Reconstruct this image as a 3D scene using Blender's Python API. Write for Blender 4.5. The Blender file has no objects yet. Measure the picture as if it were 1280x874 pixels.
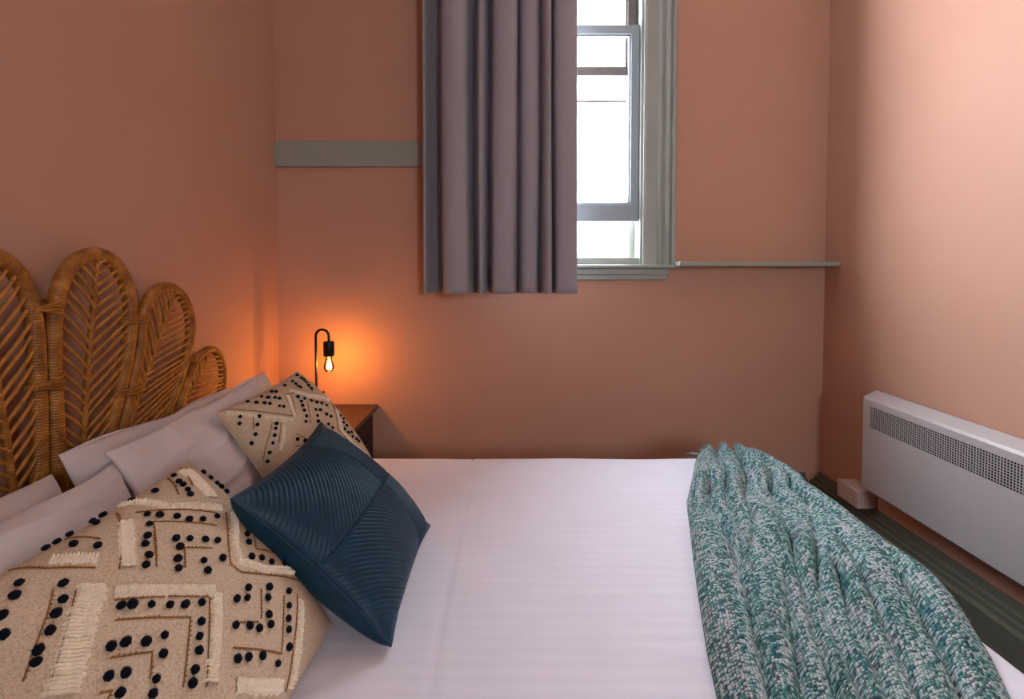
import bpy, bmesh, math, random
from mathutils import Vector, noise
random.seed(7)
C = bpy.context.scene.collection
PI = math.pi

# ------------------------------------------------------------------ helpers
def tag(o, label=None, cat=None, group=None, kind=None):
    if label: o['label'] = label
    if cat: o['category'] = cat
    if group: o['group'] = group
    if kind: o['kind'] = kind
    return o

def obj(name, bm, mat, parent=None, smooth=True):
    me = bpy.data.meshes.new(name)
    bm.normal_update()
    bm.to_mesh(me); bm.free()
    if smooth:
        for p in me.polygons: p.use_smooth = True
    for m in (mat if isinstance(mat, (list, tuple)) else [mat]): me.materials.append(m)
    o = bpy.data.objects.new(name, me); C.objects.link(o)
    if parent: o.parent = parent; o.matrix_parent_inverse = parent.matrix_world.inverted()
    return o

def thing(name, label, cat, loc=(0, 0, 0), group=None):
    o = bpy.data.objects.new(name, None); C.objects.link(o)
    o.location = loc; o.empty_display_size = .05
    o.matrix_world = __import__('mathutils').Matrix.Translation(loc)
    tag(o, label, cat, group)
    return o

def struct(name, bm, mat, smooth=False):
    o = obj(name, bm, mat, None, smooth); o['kind'] = 'structure'; return o

def box(bm, x0, x1, y0, y1, z0, z1, bev=0, mi=0, seg=2):
    r = bmesh.ops.create_cube(bm, size=1)
    vs = r['verts']
    for v in vs:
        v.co = Vector(((x0+x1)/2 + v.co.x*(x1-x0), (y0+y1)/2 + v.co.y*(y1-y0), (z0+z1)/2 + v.co.z*(z1-z0)))
    fs = set(f for v in vs for f in v.link_faces)
    for f in fs: f.material_index = mi
    if bev:
        es = list(set(e for v in vs for e in v.link_edges))
        bmesh.ops.bevel(bm, geom=es, offset=bev, segments=seg, affect='EDGES', profile=.5)
    return bm

def BM(): return bmesh.new()

def catmull(pts, n=8):
    P = [Vector(p) for p in pts]; out = []
    for i in range(len(P)-1):
        p0 = P[max(i-1, 0)]; p1 = P[i]; p2 = P[i+1]; p3 = P[min(i+2, len(P)-1)]
        for k in range(n):
            t = k/n
            out.append(.5*((2*p1)+(p2-p0)*t+(2*p0-5*p1+4*p2-p3)*t*t+(-p0+3*p1-3*p2+p3)*t**3))
    out.append(P[-1]); return out

def tube(bm, pts, r, seg=10, caps=True, rfun=None, closed=False):
    P = [Vector(p) for p in pts]; n = len(P)
    uvl = bm.loops.layers.uv.verify()
    rings = []; up = None; L = 0; Ls = []
    for i in range(n):
        a = P[max(i-1, 0)]; b = P[min(i+1, n-1)]
        if closed: a = P[(i-1) % n]; b = P[(i+1) % n]
        t = (b-a).normalized()
        if up is None:
            up = Vector((1, 0, 0)) if abs(t.x) < .8 else Vector((0, 0, 1))
        s = t.cross(up).normalized(); up = s.cross(t).normalized()
        rr = r*(rfun(i/(n-1)) if rfun else 1)
        rings.append([bm.verts.new(P[i]+rr*(math.cos(2*PI*k/seg)*s+math.sin(2*PI*k/seg)*up)) for k in range(seg)])
        if i: L += (P[i]-P[i-1]).length
        Ls.append(L)
    for i in range(n if closed else n-1):
        j = (i+1) % n
        for k in range(seg):
            f = bm.faces.new((rings[i][k], rings[i][(k+1) % seg], rings[j][(k+1) % seg], rings[j][k]))
            l0 = Ls[i]; l1 = Ls[j] if j else Ls[i]+.01
            for lp, uv in zip(f.loops, ((k/seg, l0), ((k+1)/seg, l0), ((k+1)/seg, l1), (k/seg, l1))):
                lp[uvl].uv = uv
    if caps and not closed:
        bm.faces.new(rings[0]); bm.faces.new(list(reversed(rings[-1])))
    return bm

def lathe(bm, prof, cx, cy, seg=24):
    rings = []
    for (r, z) in prof:
        rings.append([bm.verts.new((cx+r*math.cos(2*PI*k/seg), cy+r*math.sin(2*PI*k/seg), z)) for k in range(seg)])
    for i in range(len(rings)-1):
        for k in range(seg):
            bm.faces.new((rings[i][k], rings[i][(k+1) % seg], rings[i+1][(k+1) % seg], rings[i+1][k]))
    bm.faces.new(list(reversed(rings[0]))); bm.faces.new(rings[-1])
    return bm

def prism(bm, prof, axis, a, b):
    """profile of (p, q) pairs swept along axis 'x' (p=y, q=z) or 'y' (p=x, q=z) or 'z' (p=x, q=y)"""
    def P(t, p, q):
        return {'x': (t, p, q), 'y': (p, t, q), 'z': (p, q, t)}[axis]
    A = [bm.verts.new(P(a, p, q)) for p, q in prof]; B = [bm.verts.new(P(b, p, q)) for p, q in prof]
    n = len(prof)
    for i in range(n):
        bm.faces.new((A[i], A[(i+1) % n], B[(i+1) % n], B[i]))
    bm.faces.new(list(reversed(A))); bm.faces.new(B)
    bmesh.ops.recalc_face_normals(bm, faces=bm.faces[:])
    return bm

# ------------------------------------------------------------------ materials
def lin(c):
    return tuple((x/12.92 if x <= .04045 else ((x+.055)/1.055)**2.4) for x in (v/255 for v in c))+(1,)

class Mt:
    def __init__(s, name):
        s.m = bpy.data.materials.new(name); s.m.use_nodes = True
        s.t = s.m.node_tree; s.n = s.t.nodes; s.l = s.t.links
        s.b = s.n['Principled BSDF']; s.out = s.n['Material Output']
    def N(s, typ, **kw):
        n = s.n.new(typ)
        for k, v in kw.items():
            if k.startswith('i_'): n.inputs[k[2:].replace('_', ' ')].default_value = v
            else: setattr(n, k, v)
        return n
    def L(s, a, b): s.l.new(a, b)
    def ramp(s, fac, stops, interp='LINEAR'):
        r = s.N('ShaderNodeValToRGB'); e = r.color_ramp.elements; r.color_ramp.interpolation = interp
        while len(e) < len(stops): e.new(.5)
        for q, (p, c) in zip(e, stops): q.position = p; q.color = c
        s.L(fac, r.inputs[0]); return r
    def coords(s, kind='Object', scale=(1, 1, 1)):
        t = s.N('ShaderNodeTexCoord'); m = s.N('ShaderNodeMapping'); m.inputs['Scale'].default_value = scale
        s.L(t.outputs[kind], m.inputs[0]); return m.outputs[0]
    def bump(s, h, strength=.3, dist=.002, prev=None):
        b = s.N('ShaderNodeBump'); b.inputs['Strength'].default_value = strength; b.inputs['Distance'].default_value = dist
        s.L(h, b.inputs['Height'])
        if prev: s.L(prev, b.inputs['Normal'])
        s.L(b.outputs[0], s.b.inputs['Normal']); return b.outputs[0]
    def mix(s, fac, a, b, mode='MIX'):
        m = s.N('ShaderNodeMix', data_type='RGBA', blend_type=mode)
        if isinstance(fac, float): m.inputs[0].default_value = fac
        else: s.L(fac, m.inputs[0])
        for q, i in ((a, 6), (b, 7)):
            if isinstance(q, tuple): m.inputs[i].default_value = q
            else: s.L(q, m.inputs[i])
        return m.outputs[2]
    def math(s, op, a, b=None):
        m = s.N('ShaderNodeMath', operation=op)
        for i, q in enumerate((a, b)):
            if q is None: continue
            if isinstance(q, (int, float)): m.inputs[i].default_value = q
            else: s.L(q, m.inputs[i])
        return m.outputs[0]

def simple(name, rgb, rough=.6, var=.06, scale=30, bump=0, spec=.3, stretch=(1, 1, 1)):
    m = Mt(name); c = m.coords('Object', stretch)
    n = m.N('ShaderNodeTexNoise'); n.inputs['Scale'].default_value = scale; n.inputs['Detail'].default_value = 4
    m.L(c, n.inputs['Vector'])
    k = lin(rgb); lo = tuple(x*(1-var) for x in k[:3])+(1,); hi = tuple(min(1, x*(1+var)) for x in k[:3])+(1,)
    r = m.ramp(n.outputs[0], [(.3, lo), (.7, hi)])
    m.L(r.outputs[0], m.b.inputs['Base Color']); m.b.inputs['Roughness'].default_value = rough
    m.b.inputs['Specular IOR Level'].default_value = spec
    if bump: m.bump(n.outputs[0], bump, .002)
    return m

M = {}
def wallmat():
    m = Mt('peach_wall_paint'); c = m.coords()
    n = m.N('ShaderNodeTexNoise'); n.inputs['Scale'].default_value = 1.6; n.inputs['Detail'].default_value = 5; m.L(c, n.inputs['Vector'])
    r = m.ramp(n.outputs[0], [(.3, lin((192, 146, 124))), (.7, lin((197, 152, 130)))])
    m.L(r.outputs[0], m.b.inputs['Base Color']); m.b.inputs['Roughness'].default_value = .62
    m.b.inputs['Specular IOR Level'].default_value = .25
    n2 = m.N('ShaderNodeTexNoise'); n2.inputs['Scale'].default_value = 160; n2.inputs['Detail'].default_value = 3; m.L(c, n2.inputs['Vector'])
    b = m.bump(n2.outputs[0], .12, .002)
    m.bump(n.outputs[0], .25, .02, b)
    return m.m
M['wall'] = wallmat()
M['ceil'] = simple('ceiling_paint', (225, 220, 212), .8).m
M['sage'] = simple('sage_green_trim_paint', (152, 157, 147), .38, .03, 12, .05, .4).m
M['sage_dark'] = simple('dark_olive_skirting_paint', (98, 97, 83), .4, .05, 14, .08, .4).m
M['sash'] = simple('grey_sash_paint', (140, 150, 154), .55, .03, 14, .05, .4).m
def floormat():
    m = Mt('floor_boards'); c = m.coords('Object', (1, 1, 1))
    b = m.N('ShaderNodeTexBrick'); m.L(c, b.inputs['Vector'])
    b.inputs['Color1'].default_value = lin((92, 62, 40)); b.inputs['Color2'].default_value = lin((78, 50, 32)); b.inputs['Mortar'].default_value = lin((24, 16, 10))
    b.inputs['Scale'].default_value = 1; b.inputs['Brick Width'].default_value = 1.8; b.inputs['Row Height'].default_value = .12; b.inputs['Mortar Size'].default_value = .002
    m.L(b.outputs['Color'], m.b.inputs['Base Color']); m.b.inputs['Roughness'].default_value = .45
    return m.m
M['sash_dark'] = simple('darkened_brown_sash', (92, 84, 80), .6, .1, 14, .05, .2).m  # backlit darkness put into the colour so window glare doesn't wash it out
M['floor'] = floormat()

def glassmat(name='window_glass'):
    m = Mt(name); m.n.remove(m.b)
    t = m.N('ShaderNodeBsdfTransparent'); g = m.N('ShaderNodeBsdfGlossy'); g.inputs['Roughness'].default_value = .02
    f = m.N('ShaderNodeLayerWeight'); f.inputs['Blend'].default_value = .5          # Schlick reflectance, the same from both sides
    fr_ = m.math('ADD', m.math('MULTIPLY', m.math('POWER', f.outputs['Facing'], 5), .5), .02)
    x = m.N('ShaderNodeMixShader'); m.L(fr_, x.inputs[0]); m.L(t.outputs[0], x.inputs[1]); m.L(g.outputs[0], x.inputs[2])
    m.L(x.outputs[0], m.out.inputs['Surface']); return m.m
M['glass'] = glassmat()

def curtainmat():
    m = Mt('mauve_grey_curtain_cloth'); c = m.coords('Object', (1, 1, 1))
    w = m.N('ShaderNodeTexNoise'); w.inputs['Scale'].default_value = 420; w.inputs['Detail'].default_value = 2; m.L(c, w.inputs['Vector'])
    r = m.ramp(w.outputs[0], [(.25, lin((148, 143, 149))), (.75, lin((168, 163, 168)))])
    m.L(r.outputs[0], m.b.inputs['Base Color']); m.b.inputs['Roughness'].default_value = .85; m.b.inputs['Specular IOR Level'].default_value = .15
    m.b.inputs['Sheen Weight'].default_value = .15
    m.bump(w.outputs[0], .15, .001)
    tr = m.N('ShaderNodeBsdfTranslucent'); tr.inputs['Color'].default_value = lin((150, 142, 152))
    x = m.N('ShaderNodeMixShader'); x.inputs[0].default_value = .1
    m.L(m.b.outputs[0], x.inputs[1]); m.L(tr.outputs[0], x.inputs[2]); m.L(x.outputs[0], m.out.inputs['Surface'])
    return m.m
M['curtain'] = curtainmat()

def clothmat(name, rgb, stripes=False):
    m = Mt(name); c = m.coords()
    n = m.N('ShaderNodeTexNoise'); n.inputs['Scale'].default_value = 9.5; n.inputs['Detail'].default_value = 2; m.L(c, n.inputs['Vector'])
    k = lin(rgb)
    col = m.ramp(n.outputs[0], [(.2, tuple(x*.95 for x in k[:3])+(1,)), (.8, k)]).outputs[0]
    m.b.inputs['Roughness'].default_value = .8; m.b.inputs['Specular IOR Level'].default_value = .2
    m.b.inputs['Sheen Weight'].default_value = .1
    if stripes:
        c2 = m.coords('Object', (.35, 1, 1))
        w = m.N('ShaderNodeTexWave', wave_type='BANDS', bands_direction='Y'); w.inputs['Scale'].default_value = 9; w.inputs['Distortion'].default_value = 2.5
        w.inputs['Detail Scale'].default_value = 1.5; m.L(c2, w.inputs['Vector'])
        col = m.mix(m.math('MULTIPLY', w.outputs['Fac'], .45), col, tuple(x*.92 for x in k[:3])+(1,))
        rr = m.N('ShaderNodeMapRange'); m.L(w.outputs['Fac'], rr.inputs[0]); rr.inputs[3].default_value = .55; rr.inputs[4].default_value = .8
        m.L(rr.outputs[0], m.b.inputs['Roughness'])
    m.L(col, m.b.inputs['Base Color'])
    b = m.bump(n.outputs[0], .1, .001)
    n3 = m.N('ShaderNodeTexNoise'); n3.inputs['Scale'].default_value = 7; n3.inputs['Detail'].default_value = 4
    m.L(m.coords('Object', (.5, 2.2, 1) if stripes else (1, 1, 1)), n3.inputs['Vector'])
    m.bump(n3.outputs[0], .32 if stripes else .35, .015, b)
    return m.m
M['sheet'] = clothmat('white_sateen_sheet', (236, 233, 243), True)
M['pillow'] = clothmat('white_pillowcase_cotton', (218, 206, 203))

def canvasmat():
    m = Mt('cream_woven_canvas'); c = m.coords('Object', (1, 1, 1))
    n = m.N('ShaderNodeTexNoise'); n.inputs['Scale'].default_value = 330; n.inputs['Detail'].default_value = 3; n.inputs['Roughness'].default_value = .7
    m.L(c, n.inputs['Vector'])
    col = m.ramp(n.outputs[0], [(.3, lin((176, 150, 122))), (.5, lin((214, 192, 164))), (.75, lin((232, 214, 190)))]).outputs[0]
    n2 = m.N('ShaderNodeTexNoise'); n2.inputs['Scale'].default_value = 30; n2.inputs['Detail'].default_value = 3; m.L(c, n2.inputs['Vector'])
    col = m.mix(m.math('MULTIPLY', n2.outputs[0], .25), col, lin((186, 158, 128)))
    m.L(col, m.b.inputs['Base Color']); m.b.inputs['Roughness'].default_value = .95; m.b.inputs['Specular IOR Level'].default_value = .1
    m.bump(n.outputs[0], .7, .002)
    return m.m
M['canvas'] = canvasmat()
M['tuft'] = simple('cream_tufted_yarn', (240, 226, 202), .95, .12, 260, .3, .1).m
M['stitch'] = simple('brown_stitching_yarn', (150, 100, 52), .9, .3, 200, .4, .1).m
M['pom'] = simple('navy_black_wool', (14, 18, 28), .98, .4, 300, .8, .1).m
M['pom'].node_tree.nodes['Principled BSDF'].inputs['Sheen Weight'].default_value = .05

def velvet():
    m = Mt('navy_teal_satin'); c = m.coords()
    n = m.N('ShaderNodeTexNoise'); n.inputs['Scale'].default_value = 40; n.inputs['Detail'].default_value = 3; m.L(c, n.inputs['Vector'])
    r = m.ramp(n.outputs[0], [(.3, lin((3, 46, 65))), (.7, lin((5, 56, 77)))])
    m.L(r.outputs[0], m.b.inputs['Base Color']); m.b.inputs['Roughness'].default_value = .5; m.b.inputs['Specular IOR Level'].default_value = .35
    m.b.inputs['Sheen Weight'].default_value = .07; m.b.inputs['Sheen Tint'].default_value = lin((70, 140, 165))
    return m.m
M['velvet'] = velvet()

def rattan():
    m = Mt('honey_rattan_cane'); t = m.N('ShaderNodeTexCoord')
    mp = m.N('ShaderNodeMapping'); mp.inputs['Scale'].default_value = (1, 1, 1); m.L(t.outputs['UV'], mp.inputs[0])
    w = m.N('ShaderNodeTexWave', wave_type='BANDS', bands_direction='Y'); w.inputs['Scale'].default_value = 45; w.inputs['Distortion'].default_value = 1.0
    m.L(mp.outputs[0], w.inputs['Vector'])
    n = m.N('ShaderNodeTexNoise'); n.inputs['Scale'].default_value = 25; n.inputs['Detail'].default_value = 4; m.L(t.outputs['Object'], n.inputs['Vector'])
    col = m.ramp(n.outputs[0], [(.3, lin((128, 76, 24))), (.55, lin((172, 112, 42))), (.75, lin((204, 146, 70)))]).outputs[0]
    col = m.mix(m.math('MULTIPLY', w.outputs['Fac'], .35), col, lin((104, 58, 18)))
    m.L(col, m.b.inputs['Base Color']); m.b.inputs['Roughness'].default_value = .4; m.b.inputs['Specular IOR Level'].default_value = .4
    m.bump(w.outputs['Fac'], .35, .002)
    return m.m
M['rattan'] = rattan()
M['cane'] = simple('split_cane_slat', (176, 116, 48), .4, .3, 40, .2, .4).m
M['black'] = simple('matt_black_metal', (16, 14, 14), .4, .1, 60, 0, .4).m
M['wood_top'] = simple('dark_brown_wood', (52, 30, 20), .3, .3, 9, .1, .4, (1, 9, 1)).m
M['wood_black'] = simple('black_stained_wood', (18, 14, 13), .5, .2, 9, .1, .3, (1, 1, 9)).m
M['white_metal'] = simple('white_enamelled_steel', (184, 177, 175), .35, .02, 20, 0, .5).m
M['plastic'] = simple('cream_plastic', (196, 170, 158), .4, .02, 20, 0, .4).m
M['dark_in'] = simple('dark_heater_core', (30, 26, 28), .8).m
M['outwall'] = simple('pale_rendered_wall', (240, 236, 234), .9, .06, 6).m
M['outtrim'] = simple('pink_brick_parapet', (205, 160, 150), .9, .1, 30).m
M['mattress'] = simple('mattress_ticking', (205, 200, 196), .9).m

def bulbglass():
    m = Mt('clear_bulb_glass'); m.n.remove(m.b)
    t = m.N('ShaderNodeBsdfTransparent'); t.inputs[0].default_value = (1, .93, .8, 1)
    g = m.N('ShaderNodeBsdfGlossy'); g.inputs['Roughness'].default_value = .03
    f = m.N('ShaderNodeFresnel'); f.inputs['IOR'].default_value = 1.5
    x = m.N('ShaderNodeMixShader'); m.L(f.outputs[0], x.inputs[0]); m.L(t.outputs[0], x.inputs[1]); m.L(g.outputs[0], x.inputs[2])
    m.L(x.outputs[0], m.out.inputs['Surface']); return m.m
M['bulb'] = bulbglass()
def emit(name, rgb, s):
    m = Mt(name); m.b.inputs['Base Color'].default_value = (0, 0, 0, 1)
    m.b.inputs['Emission Color'].default_value = rgb; m.b.inputs['Emission Strength'].default_value = s; return m.m
M['filament'] = emit('glowing_filament', (1, .50, .12, 1), 6)

def throwmat():
    m = Mt('teal_and_white_chunky_weave'); t = m.N('ShaderNodeTexCoord')
    # uv is in metres: x across, y along
    mp = m.N('ShaderNodeMapping'); mp.inputs['Scale'].default_value = (1/.0070, 1/.0060, 1); m.L(t.outputs['UV'], mp.inputs[0])
    v = m.N('ShaderNodeTexVoronoi', voronoi_dimensions='2D', feature='F1'); v.inputs['Scale'].default_value = 1; v.inputs['Randomness'].default_value = .62
    m.L(mp.outputs[0], v.inputs['Vector'])
    sep = m.N('ShaderNodeSeparateColor'); m.L(v.outputs['Color'], sep.inputs[0])
    mp2 = m.N('ShaderNodeMapping'); mp2.inputs['Scale'].default_value = (38, 3.5, 1); m.L(t.outputs['UV'], mp2.inputs[0])
    n = m.N('ShaderNodeTexNoise'); n.inputs['Scale'].default_value = 1; n.inputs['Detail'].default_value = 3; m.L(mp2.outputs[0], n.inputs['Vector'])
    mp3 = m.N('ShaderNodeMapping'); mp3.inputs['Scale'].default_value = (5, 60, 1); m.L(t.outputs['UV'], mp3.inputs[0])
    n3 = m.N('ShaderNodeTexNoise'); n3.inputs['Scale'].default_value = 1; n3.inputs['Detail'].default_value = 3; m.L(mp3.outputs[0], n3.inputs['Vector'])
    a = m.math('MULTIPLY', sep.outputs[0], .70)
    b = m.math('MULTIPLY', n.outputs[0], .85)
    d = m.math('MULTIPLY', n3.outputs[0], .5)
    s = m.math('SUBTRACT', m.math('ADD', m.math('ADD', a, b), d), .54)
    col = m.ramp(s, [(.12, lin((10, 58, 66))), (.28, lin((40, 118, 116))), (.40, lin((104, 172, 164))), (.50, lin((160, 196, 194))),
                     (.62, lin((220, 232, 230))), (.76, lin((250, 248, 252)))]).outputs[0]
    # occasional blue and green yarns
    hue = m.ramp(sep.outputs[1], [(.0, lin((40, 96, 128))), (.5, lin((80, 150, 130))), (1., lin((150, 140, 160)))]).outputs[0]
    q4 = m.N('ShaderNodeTexNoise'); q4.inputs['Scale'].default_value = 1; q4.inputs['Detail'].default_value = 2
    mp4 = m.N('ShaderNodeMapping'); mp4.inputs['Scale'].default_value = (45, 9, 1); mp4.inputs['Location'].default_value = (7, 3, 0); m.L(t.outputs['UV'], mp4.inputs[0]); m.L(mp4.outputs[0], q4.inputs['Vector'])
    hue2 = m.ramp(q4.outputs[0], [(.34, lin((60, 120, 150))), (.44, lin((110, 168, 155))), (.56, lin((150, 175, 165))), (.64, lin((178, 160, 178)))]).outputs[0]
    col = m.mix(.22, col, hue); col = m.mix(.25, col, hue2)
    gap = m.ramp(v.outputs['Distance'], [(.36, (1, 1, 1, 1)), (.70, (.10, .15, .16, 1))]).outputs[0]
    col = m.mix(1.0, col, gap, 'MULTIPLY')
    m.L(col, m.b.inputs['Base Color']); m.b.inputs['Roughness'].default_value = .8; m.b.inputs['Specular IOR Level'].default_value = .25
    h = m.ramp(v.outputs['Distance'], [(0, (1, 1, 1, 1)), (.75, (0, 0, 0, 1))]).outputs[0]
    m.bump(h, .9, .004)
    return m.m
M['throw'] = throwmat()

# ------------------------------------------------------------------ room
LX, RX, BY, FY, CZ = -1.137, 1.556, 2.6, -1.6, 3.4
WT = .155
# window opening in the far wall
WX0, WX1, WZ0, WZ1 = -.225, .655, 1.222, 3.06
def wall_with_hole(name, y0, y1, x0, x1, hx0, hx1, hz0, hz1):
    bm = BM()
    box(bm, x0, hx0, y0, y1, 0, CZ); box(bm, hx1, x1, y0, y1, 0, CZ)
    box(bm, hx0, hx1, y0, y1, 0, hz0); box(bm, hx0, hx1, y0, y1, hz1, CZ)
    bmesh.ops.remove_doubles(bm, verts=bm.verts[:], dist=1e-5)
    return struct(name, bm, M['wall'])
wall_with_hole('wall_back', BY, BY+WT, LX-.1, RX+.1, WX0, WX1, WZ0, WZ1)
FILL_WIN = (.68, 1.18, 1.2, 2.0)       # unseen opening added behind the camera, sized as fill light
wall_with_hole('wall_front', FY-WT, FY, LX-.1, RX+.1, *FILL_WIN)
struct('wall_left', box(BM(), LX-.1, LX, FY, BY, 0, CZ), M['wall'])
struct('wall_right', box(BM(), RX, RX+.1, FY, BY, 0, CZ), M['wall'])
struct('floor', box(BM(), LX-.1, RX+.1, FY-WT, BY+WT, -.1, 0), M['floor'])
struct('ceiling', box(BM(), LX-.1, RX+.1, FY-WT, BY+WT, CZ, CZ+.1), M['ceil'])

# skirting boards: stepped profile (distance from wall, height)
SK = [(0, 0), (.082, 0), (.082, .138), (.079, .144), (.064, .144), (.062, .134), (.055, .134), (.053, .152), (.041, .154), (.039, .143), (.032, .143), (.030, .163), (.016, .166), (.012, .188), (0, .188)]
bm = BM(); prism(bm, [(RX-d, z) for d, z in SK], 'y', FY, BY); struct('baseboard_right', bm, M['sage_dark'])
bm = BM(); prism(bm, [(BY-d, z) for d, z in SK], 'x', LX, RX-.082); struct('baseboard_back', bm, M['sage_dark'])
bm = BM(); prism(bm, [(LX+d*.6, z) for d, z in SK], 'y', FY, BY-.082); struct('baseboard_left', bm, M['sage_dark'])

# trim on the far wall: picture rail at left, ledge at right
bm = BM(); box(bm, LX, WX0-.15, BY-.022, BY, 1.697, 1.821, .004); struct('trim_1', bm, M['sage'])
bm = BM(); box(bm, .80, RX, BY-.125, BY, 1.213, 1.237, .006); struct('trim_2', bm, M['sage'])

# ------------------------------------------------------------------ window
win = thing('window_1', None, None, (.215, BY, WZ0)); win['kind'] = 'structure'
# casing : inner flat + moulded back band on each side and on top
bm = BM()
def casing(bm, s):
    f = (lambda d: WX1+d) if s > 0 else (lambda d: WX0-d)
    prof = [(0, BY+.02), (0, BY-.018), (.012, BY-.022), (.066, BY-.022), (.070, BY-.030), (.082, BY-.034), (.09, BY-.028), (.096, BY-.028), (.102, BY-.042), (.116, BY-.048), (.126, BY-.040), (.132, BY-.052), (.146, BY-.052), (.150, BY-.045), (.150, BY), (.01, BY), (.01, BY+.02)]
    prism(bm, [(f(d), y) for d, y in prof], 'z', WZ0, WZ1+.15)
casing(bm, 1); casing(bm, -1)
box(bm, WX0-.15, WX1+.15, BY-.034, BY, WZ1, WZ1+.15, .006)
obj('casing', bm, M['sage'], win, False)
bm = BM()                                     # jamb lining
box(bm, WX1-.012, WX1, BY-.004, BY+WT, WZ0, WZ1); box(bm, WX0, WX0+.012, BY-.004, BY+WT, WZ0, WZ1)
box(bm, WX0, WX1, BY-.004, BY+WT, WZ1-.012, WZ1)
box(bm, WX1-.040, WX1-.012, BY+.114, BY+.150, WZ0, WZ1, .003)     # outer stop
box(bm, WX0+.012, WX0+.055, BY+.114, BY+.150, WZ0, WZ1, .003)
obj('jamb', bm, M['sage'], win, False)
bm = BM()                                     # stool, apron and raised inner sill
box(bm, WX0-.17, WX1+.175, BY-.062, BY+.02, 1.204, 1.222, .005)
box(bm, WX0-.13, WX1+.125, BY-.035, BY, 1.172, 1.204, .004)
box(bm, WX0-.13, WX1+.12, BY-.022, BY, 1.147, 1.174, .004)
box(bm, WX0, WX1, BY+.012, BY+WT+.04, 1.20, 1.258, .006)
obj('window_sill', bm, M['sage'], win, False)
def sash(name, x0, x1, y0, y1, z0, z1, st, top, bot, mat=None):
    bm = BM()
    box(bm, x0, x0+st, y0, y1, z0, z1, .004); box(bm, x1-st, x1, y0, y1, z0, z1, .004)
    box(bm, x0+st-.002, x1-st+.002, y0, y1, z0, z0+bot, .004); box(bm, x0+st-.002, x1-st+.002, y0, y1, z1-top, z1, .004)
    # glazing bead
    i = .008
    box(bm, x0+st, x0+st+i, y0+.01, y1-.01, z0+bot, z1-top); box(bm, x1-st-i, x1-st, y0+.01, y1-.01, z0+bot, z1-top)
    box(bm, x0+st, x1-st, y0+.01, y1-.01, z0+bot, z0+bot+i); box(bm, x0+st, x1-st, y0+.01, y1-.01, z1-top-i, z1-top)
    s = obj(name, bm, mat or M['sash'], win, False)
    bm = BM(); ym = (y0+y1)/2
    box(bm, x0+st, x1-st, ym-.002, ym+.002, z0+bot, z1-top)
    obj('pane', bm, M['glass'], s, False)
    return s
sash('lower_sash', WX0+.013, WX1-.013, BY+.022, BY+.062, 1.436, 2.395, .043, .045, .088)
sash('upper_sash', WX0+.013, WX1-.013, BY+.07, BY+.11, 2.165, 3.046, .05, .05, .040, M['sash_dark'])

bm = BM(); box(bm, WX0+.02, WX1-.055, BY+.116, BY+.128, 2.048, 2.060, .002); obj('blind_bar', bm, M['sash_dark'], win, False)
# unseen window added behind the camera for fill light: casing, two casements, glass
fill_win = thing('fill_window', None, None, (.93, FY, 1.2)); fill_win['kind'] = 'structure'
bm = BM()
box(bm, FILL_WIN[0]-.12, FILL_WIN[0], FY, FY+.03, FILL_WIN[2]-.12, FILL_WIN[3]+.12); box(bm, FILL_WIN[1], FILL_WIN[1]+.12, FY, FY+.03, FILL_WIN[2]-.12, FILL_WIN[3]+.12)
box(bm, FILL_WIN[0], FILL_WIN[1], FY, FY+.03, FILL_WIN[3], FILL_WIN[3]+.12); box(bm, FILL_WIN[0], FILL_WIN[1], FY, FY+.05, FILL_WIN[2]-.12, FILL_WIN[2])
obj('casing', bm, M['sage'], fill_win, False)
bm = BM()
for a, b in ((FILL_WIN[0], FILL_WIN[0]+.05), (FILL_WIN[1]-.05, FILL_WIN[1])): box(bm, a, b, FY-.09, FY-.05, FILL_WIN[2], FILL_WIN[3])
box(bm, FILL_WIN[0], FILL_WIN[1], FY-.09, FY-.05, FILL_WIN[2], FILL_WIN[2]+.05); box(bm, FILL_WIN[0], FILL_WIN[1], FY-.09, FY-.05, FILL_WIN[3]-.05, FILL_WIN[3])
obj('fill_window_frame', bm, M['sash'], fill_win, False)

# neighbouring building outside (over-exposed)
b = thing('neighbouring_building', 'pale rendered building outside the window, beyond the raised sash', 'building', (2, 9, 0))
bm = BM(); box(bm, -3, 8, 9, 10, -1, 4.45); obj('wall', bm, M['outwall'], b, False)
bm = BM(); box(bm, -3.1, 8.1, 8.93, 10.05, 3.98, 4.12, .02); obj('ledge', bm, M['outtrim'], b, False)
bm = BM(); box(bm, -3.1, 8.1, 8.9, 10.05, 4.45, 4.6, .02); obj('coping', bm, M['outtrim'], b, False)

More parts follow.
